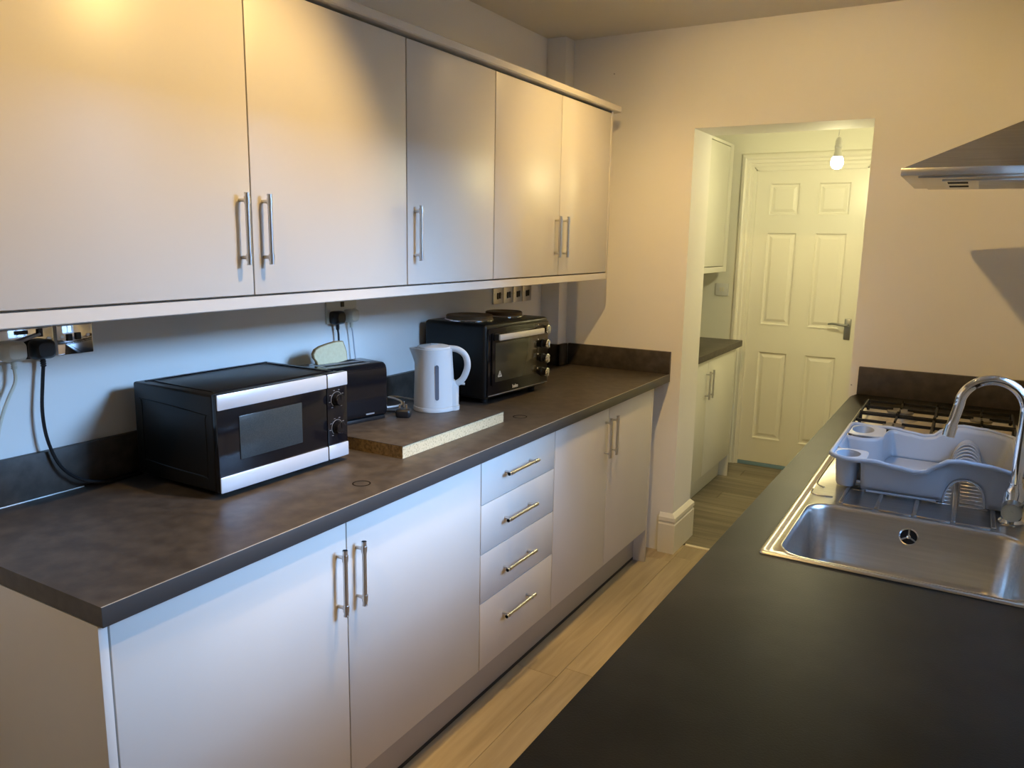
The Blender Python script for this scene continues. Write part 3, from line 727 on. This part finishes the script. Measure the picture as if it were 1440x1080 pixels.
for z_ in (.265, .204, .143, .083):
    b = MB(); b.lathe([(.019, .006), (.0185, .010), (.016, .012), (.0155, .026)], (0, .405, z_), 'x', 26); kb = b.build('knob', 'black', ov_)
    b = MB(); b.lathe([(.0170, .026), (.0185, .0275), (.0185, .033), (.0150, .035), (.0, .0352)], (0, .405, z_), 'x', 26); b.box(.0352, .039, .402, .408, z_-.015, z_+.015, .001, 1); b.build('knob_cap', 'chrome', kb)
    b = MB(); b.lathe([(.003, .006), (.003, .0072), (.0, .0076)], (0, .366, z_+.02), 'x', 12); b.build('indicator_dot', 'print', ov_)
for x, y, r_ in ((-.165, .118, .094), (-.155, .345, .078)):
    b = MB(); b.lathe([(r_+.006, .3132), (r_+.006, .316), (r_+.002, .3195), (r_, .3195)], (x, y, 0), n=44, cap=False); b.build('hotplate_ring', 'chrome', ov_)
    b = MB(); b.lathe([(r_, .3133), (r_, .330), (r_-.004, .3335), (r_*.35, .3335), (r_*.32, .3322), (.0, .3322)], (x, y, 0), n=44); b.build('hotplate', 'hot', ov_)
for x in (-.26, -.04):
    for y in (.05, W_-.06): MB().cyl((x, y, 0), (x, y, .0225), .014, .018, 14).build('foot', 'black', ov_)
def text(body, name, size, mtx, m, parent):
    c = bpy.data.curves.new(name, 'FONT'); c.body = body; c.size = size; c.extrude = .0003; c.align_x = 'CENTER'; c.resolution_u = 3; c.offset = size*.02
    t = bpy.data.objects.new(name, c); COL.objects.link(t)
    bpy.context.view_layer.update()
    me = bpy.data.meshes.new_from_object(t.evaluated_get(bpy.context.evaluated_depsgraph_get()))
    bpy.data.objects.remove(t)
    me.transform(mtx); me.materials.clear(); me.materials.append(M[m])
    o = bpy.data.objects.new(name, me); COL.objects.link(o); o.parent = parent
    return o
FACE_X = Matrix(((0, 0, 1, 0), (1, 0, 0, 0), (0, 1, 0, 0), (0, 0, 0, 1)))        # text facing +x, reading along +y
text('beko', 'badge_lettering', .020, Matrix.Translation((.0066, .199, .046)) @ FACE_X, 'print', ov_)

# ------------------------------------------------------------------ board, toaster, bread, kettle
bd = thing('worktop_offcut', 'thick cut-off piece of dark worktop with raw chipboard edges under kettle and toaster', 'board', (.268, 2.03, .9102))
x0, x1, y0, y1 = -.030, .470, 1.742, 2.312
bo = bd.location
MB(bo).box(x0+.001, x1-.0015, y0+.001, y1-.001, .9104, .9465).build('chipboard_core', 'chip', bd, 0)
MB(bo).box(x0, x1, y0, y1, .9466, .9482, .0004).build('laminate_top', 'lam', bd)
MB(bo).box(x0, x1-.002, y0, y0+.001, .9104, .9465).build('raw_left_edge', 'chipd', bd)['label'] = 'dark chipboard edge'

to = thing('toaster', 'black two-slice toaster on the worktop offcut behind the microwave', 'toaster', (.205, 2.002, .9485), -.2095)
TL, TD = .262, .160
b = MB()
def rsec(y, g): return [(x, y, z) for x, z in rrect(-TD+g, -g, .010+g, .188-g, .022-g*.5, 5)]
b.loft([rsec(-TL, .006), rsec(-TL+.006, .0), rsec(-.006, 0), rsec(0, .006)]); b.build('body', 'gloss_black', to, 40)
b = MB(); b.box(-TD+.006, -.006, -TL+.008, -.008, 0, .012, .002); b.build('base', 'black', to)
b = MB()
for x in (-.107, -.052): b.box(x-.0145, x+.0145, -TL+.050, -.052, .1872, .1890, .0004, 1)
b.build('slot', 'gap', to)
b = MB()
for x in (-.107, -.052):
    b.box(x-.019, x-.0145, -TL+.045, -.047, .187, .1900, .0008, 1).box(x+.0145, x+.019, -TL+.045, -.047, .187, .1900, .0008, 1)
    b.box(x-.0145, x+.0145, -TL+.045, -TL+.050, .187, .1900, .0008, 1).box(x-.0145, x+.0145, -.052, -.047, .187, .1900, .0008, 1)
b.build('slot_trim', 'handle', to)
MB().box(.0, .0008, -.092, -.058, .024, .0285).build('badge', 'printg', to)
b = MB(); b.box(-.09, -.07, .0002, .016, .12, .136, .003).cyl((-.08, 0, .06), (-.08, .008, .06), .013, n=20); b.build('lever', 'black', to)
# bread slice standing in the rear slot
br = thing('bread_slice', 'slice of white bread sticking out of the toaster slot', 'bread', (.205, 2.002, .9485), -.2095)
prof_b = [(-.058, -.004), (.055, -.004), (.056, .025), (.052, .045), (.047, .062), (.02, .066), (-.012, .065), (-.042, .062), (-.060, .056), (-.070, .044), (-.070, .030), (-.062, .018)]
tilt = Matrix.Translation((-.107, -.142, .190)) @ Matrix.Rotation(math.radians(7), 4, 'X') 
def slab(sc, xa, xb):
    q = MB(); cy_, cz_ = -.005, .01
    lp = lambda x: [tuple(tilt @ Vector((x, cy_+(y-cy_)*sc, cz_+(z-cz_)*sc))) for y, z in prof_b]
    return q.loft([lp(xa), lp(xb)])
slab(1.0, -.0065, .0065).build('crust', 'crust', br, 0)
slab(.955, -.0072, .0072).build('crumb', 'bread', br, 0)

kt = thing('kettle', 'white plastic jug kettle with grey water window on the worktop offcut', 'kettle', (.244, 2.208, .9485), math.atan2(.586, .81)-.10)
# local +x = handle side, local -y = towards the camera
b = MB()
def kprof(rx, z, sp=0., g=0.):
    out = []
    for i in range(40):
        a = 2*PI*i/40; x, y = rx*math.cos(a), rx*math.sin(a)
        e = max(0., -math.cos(a)); x -= sp*e**9
        out.append((x, y, z))
    return out
b.loft([kprof(.0705, .0155), kprof(.0715, .03), kprof(.0685, .12), kprof(.0655, .165, .003), kprof(.0640, .190, .013), kprof(.0632, .210, .022), kprof(.0630, .2165, .024), kprof(.058, .2175, .018), kprof(.056, .213, .014)], True, True, True)
b.build('jug', 'white', kt, 45)
b = MB(); b.lathe([(.057, .2135), (.0585, .219), (.056, .2235), (.040, .2275), (.015, .229), (.0, .229)], (0, 0, 0), n=36); ld = b.build('lid', 'white', kt)
b = MB(); b.box(-.012, .012, -.007, .007, .2283, .2320, .001, 1); b.build('lid_catch', 'greyd', ld)
b = MB(); b.tube([(.050, 0, .2165), (.082, 0, .2125), (.108, 0, .193), (.117, 0, .160), (.110, 0, .128), (.095, 0, .103), (.066, 0, .085)], lambda t: .0115-.001*abs(t-.5), 14, 6); b.build('handle', 'white', kt, 60)
b = MB(); b.loft([[(x, y, z) for x, y in ((.05, -.030), (.079, -.022), (.086, -.010), (.086, .010), (.079, .022), (.05, .030))] for z in (.0157, .08)] + [[(.05, -.022, .112), (.070, -.014, .105), (.075, -.008, .10), (.075, .008, .10), (.070, .014, .105), (.05, .022, .112)]]); b.build('handle_root', 'white', kt, 40)
b = MB(); b.cyl((.08, 0, .093), (.108, 0, .091), .0045, n=12); b.build('switch', 'white', kt)
b = MB(); b.loft([kprof(.0725, 0), kprof(.074, .003), kprof(.0725, .0140), kprof(.069, .0152)]); b.loft([[(x, y, z) for x, y in ((.05, -.034), (.080, -.026), (.089, -.012), (.089, .012), (.080, .026), (.05, .034))] for z in (0.0002, .0148)]); b.build('power_base', 'white', kt, 40)
b = MB()
ga = -PI/2+.24
gpts = [(.0067, zz) for zz in ()]
lp = []
for k in range(8): a = PI*k/7; lp.append((.0066*math.cos(a), .159+.0066*math.sin(a)))
for k in range(8): a = PI+PI*k/7; lp.append((.0066*math.cos(a), .050+.0066*math.sin(a)))
def onj(u, z, dr): R__ = .0715-(z-.03)*.0335+dr if z > .03 else .0715+dr; a = ga+u/.07; return (R__*math.cos(a), R__*math.sin(a), z)
b.loft([[onj(u, z, -.004) for u, z in lp], [onj(u, z, .0012) for u, z in lp]]); b.build('water_window', 'level', kt, 40)
b = MB(); iv = kt.rotation_euler.z
wp = [(.190, 2.262, .952), (.150, 2.285, .952), (.090, 2.275, .954), (.050, 2.235, .965), (.058, 2.185, .972), (.105, 2.165, .975), (.128, 2.168, .968), (.13, 2.16, .956), (.10, 2.11, .952), (.05, 2.08, .952)]
inv = Matrix.Rotation(-iv, 4, 'Z') @ Matrix.Translation(-Vector(kt.location))
b.tube([tuple(inv @ Vector(p_)) for p_ in wp], .0034, 8, 6); b.build('cord', 'white', kt)

# loose plug with pins up
lp_ = thing('loose_plug', 'unplugged black plug lying pins up between toaster and kettle', 'plug', (.236, 2.044, .9485), .5)
b = MB(); b.loft([[(x, y, z) for x, y in rrect(-.026*s_, .026*s_, -.022*s_, .024*s_, .010, 4)] for z, s_ in ((0, .8), (.004, .95), (.018, 1), (.026, .93), (.029, .80))]); b.build('plug_body', 'black', lp_, 40)
b = MB()
b.box(-.0145, -.008, -.008, -.004, .029, .045, .0006, 1).box(.008, .0145, -.008, -.004, .029, .045, .0006, 1).box(-.002, .002, .008, .016, .029, .050, .0006, 1); b.build('pins', 'chrome', lp_)
b = MB(); b.tube([(0, .022, .010), (-.005, .040, .006), (-.03, .06, .0045), (-.075, .06, .0045)], .0036, 8); b.build('cord', 'black', lp_)

# ------------------------------------------------------------------ sockets, plugs and cables on the left wall
PX = XL+.0006                                             # back of the plates
def plate(label, y0, y1, m='chrome', screws=True, group=None):
    r = thing('wall_socket', label, 'socket', (PX, (y0+y1)/2, 1.29), group=group)
    z0 = 1.2455; z1 = z0+.086
    MB(r.location).box(PX, PX+.008, y0, y1, z0, z1, .002).build('plate', m, r)
    if screws:
        for y in (y0+.012, y1-.012): MB(r.location).cyl((PX+.008, y, 1.29), (PX+.0095, y, 1.29), .0042, n=12).build('screw', 'handle', r)
    return r
def blk(r, y0, y1, z0, z1, name='rocker', m='black', x=.0122):
    return MB(r.location).box(PX+.0081, PX+x, y0, y1, z0, z1, .001, 1).build(name, m, r)
r = plate('chrome double socket at the left edge, filled by the cream and black plugs', .920, 1.064)
blk(r, .975, 1.004, 1.305, 1.314); blk(r, 1.026, 1.038, 1.296, 1.316)
r = plate('square chrome outlet plate with two black inlets, right of the double socket', 1.072, 1.161)
blk(r, 1.094, 1.108, 1.279, 1.296, 'outlet'); blk(r, 1.116, 1.130, 1.281, 1.298, 'outlet')
r = plate('cream double socket on the wall behind the toaster', 1.994, 2.146, 'cream')
blk(r, 2.062, 2.078, 1.300, 1.318)
for k, lb in enumerate(('first switch plate from the left in the row behind the mini oven', 'second switch plate from the left in the row behind the mini oven', 'third switch plate from the left in the row behind the mini oven', 'last, rightmost switch plate in the row behind the mini oven')):
    ya = 3.080+k*.0905
    r = plate('steel grid '+lb, ya, ya+.0865, 'handle', group='switch plates behind the mini oven')
    blk(r, ya+.030, ya+.042, 1.268, 1.297); blk(r, ya+.048, ya+.060, 1.270, 1.299)

def plug(label, y, z, m, cord, cm, r_=.0036, grip=True):
    t = thing('plug', label, 'plug', (PX+.0085, y, z))
    x0 = PX+.0086
    b = MB(t.location)
    b.loft([[(x, yy+y, zz+z) for yy, zz in rrect(-.026*s_, .026*s_, -.025*s_, .021*s_, .011, 4)] for x, s_ in ((x0, .94), (x0+.006, 1), (x0+.020, 1), (x0+.030, .90), (x0+.036, .70))]); b.build('plug_body', m, t, 40)
    b = MB(t.location); b.cyl((x0+.014, y, z-.023), (x0+.014, y, z-.044), .0062, .0045, 12)
    for k in range(3): b.cyl((x0+.014, y, z-.030-k*.005), (x0+.014, y, z-.0325-k*.005), .0066, n=12)
    b.build('strain_relief', m, t)
    b = MB(t.location); b.tube([(x0+.014, y, z-.040)]+cord, r_, 8, 6); b.build('cord', cm, t)
    return t
plug('cream plug in the chrome double socket at the left edge', .960, 1.272, 'cream', [(-.034, .958, 1.20), (-.034, .940, 1.165), (-.03, .918, 1.12), (-.026, .900, 1.06), (-.024, .88, .94), (-.01, .85, .9155)], 'cream', .0042)
plug('black plug in the chrome double socket with a cable running down behind the microwave', 1.026, 1.270, 'black', [(-.036, 1.020, 1.19), (-.034, 1.012, 1.12), (-.030, 1.016, 1.05), (-.022, 1.035, .985), (-.014, 1.07, .945), (-.008, 1.12, .9235), (-.010, 1.19, .9155), (-.015, 1.28, .9150)], 'black', .0042)
plug('black plug in the cream double socket above the toaster', 2.030, 1.268, 'black', [(-.036, 2.033, 1.20), (-.033, 2.028, 1.14), (-.028, 2.00, 1.05), (-.015, 1.96, .98), (-.010, 1.93, .954)], 'black')
plug('cream plug in the cream double socket behind the black plug', 2.100, 1.270, 'cream', [(-.036, 2.106, 1.20), (-.034, 2.116, 1.11), (-.025, 2.13, 1.02), (-.012, 2.16, .956), (-.005, 2.22, .9525)], 'greyd', .0024)
gc = MB(); gc.tube([(-.044, .90, 1.290), (-.040, .95, 1.285), (-.042, .985, 1.291), (-.046, 1.030, 1.303)], .0035, 8)
tag(gc.build('cable', 'greyd'), 'grey cable crossing the front of the chrome double socket', 'cable')
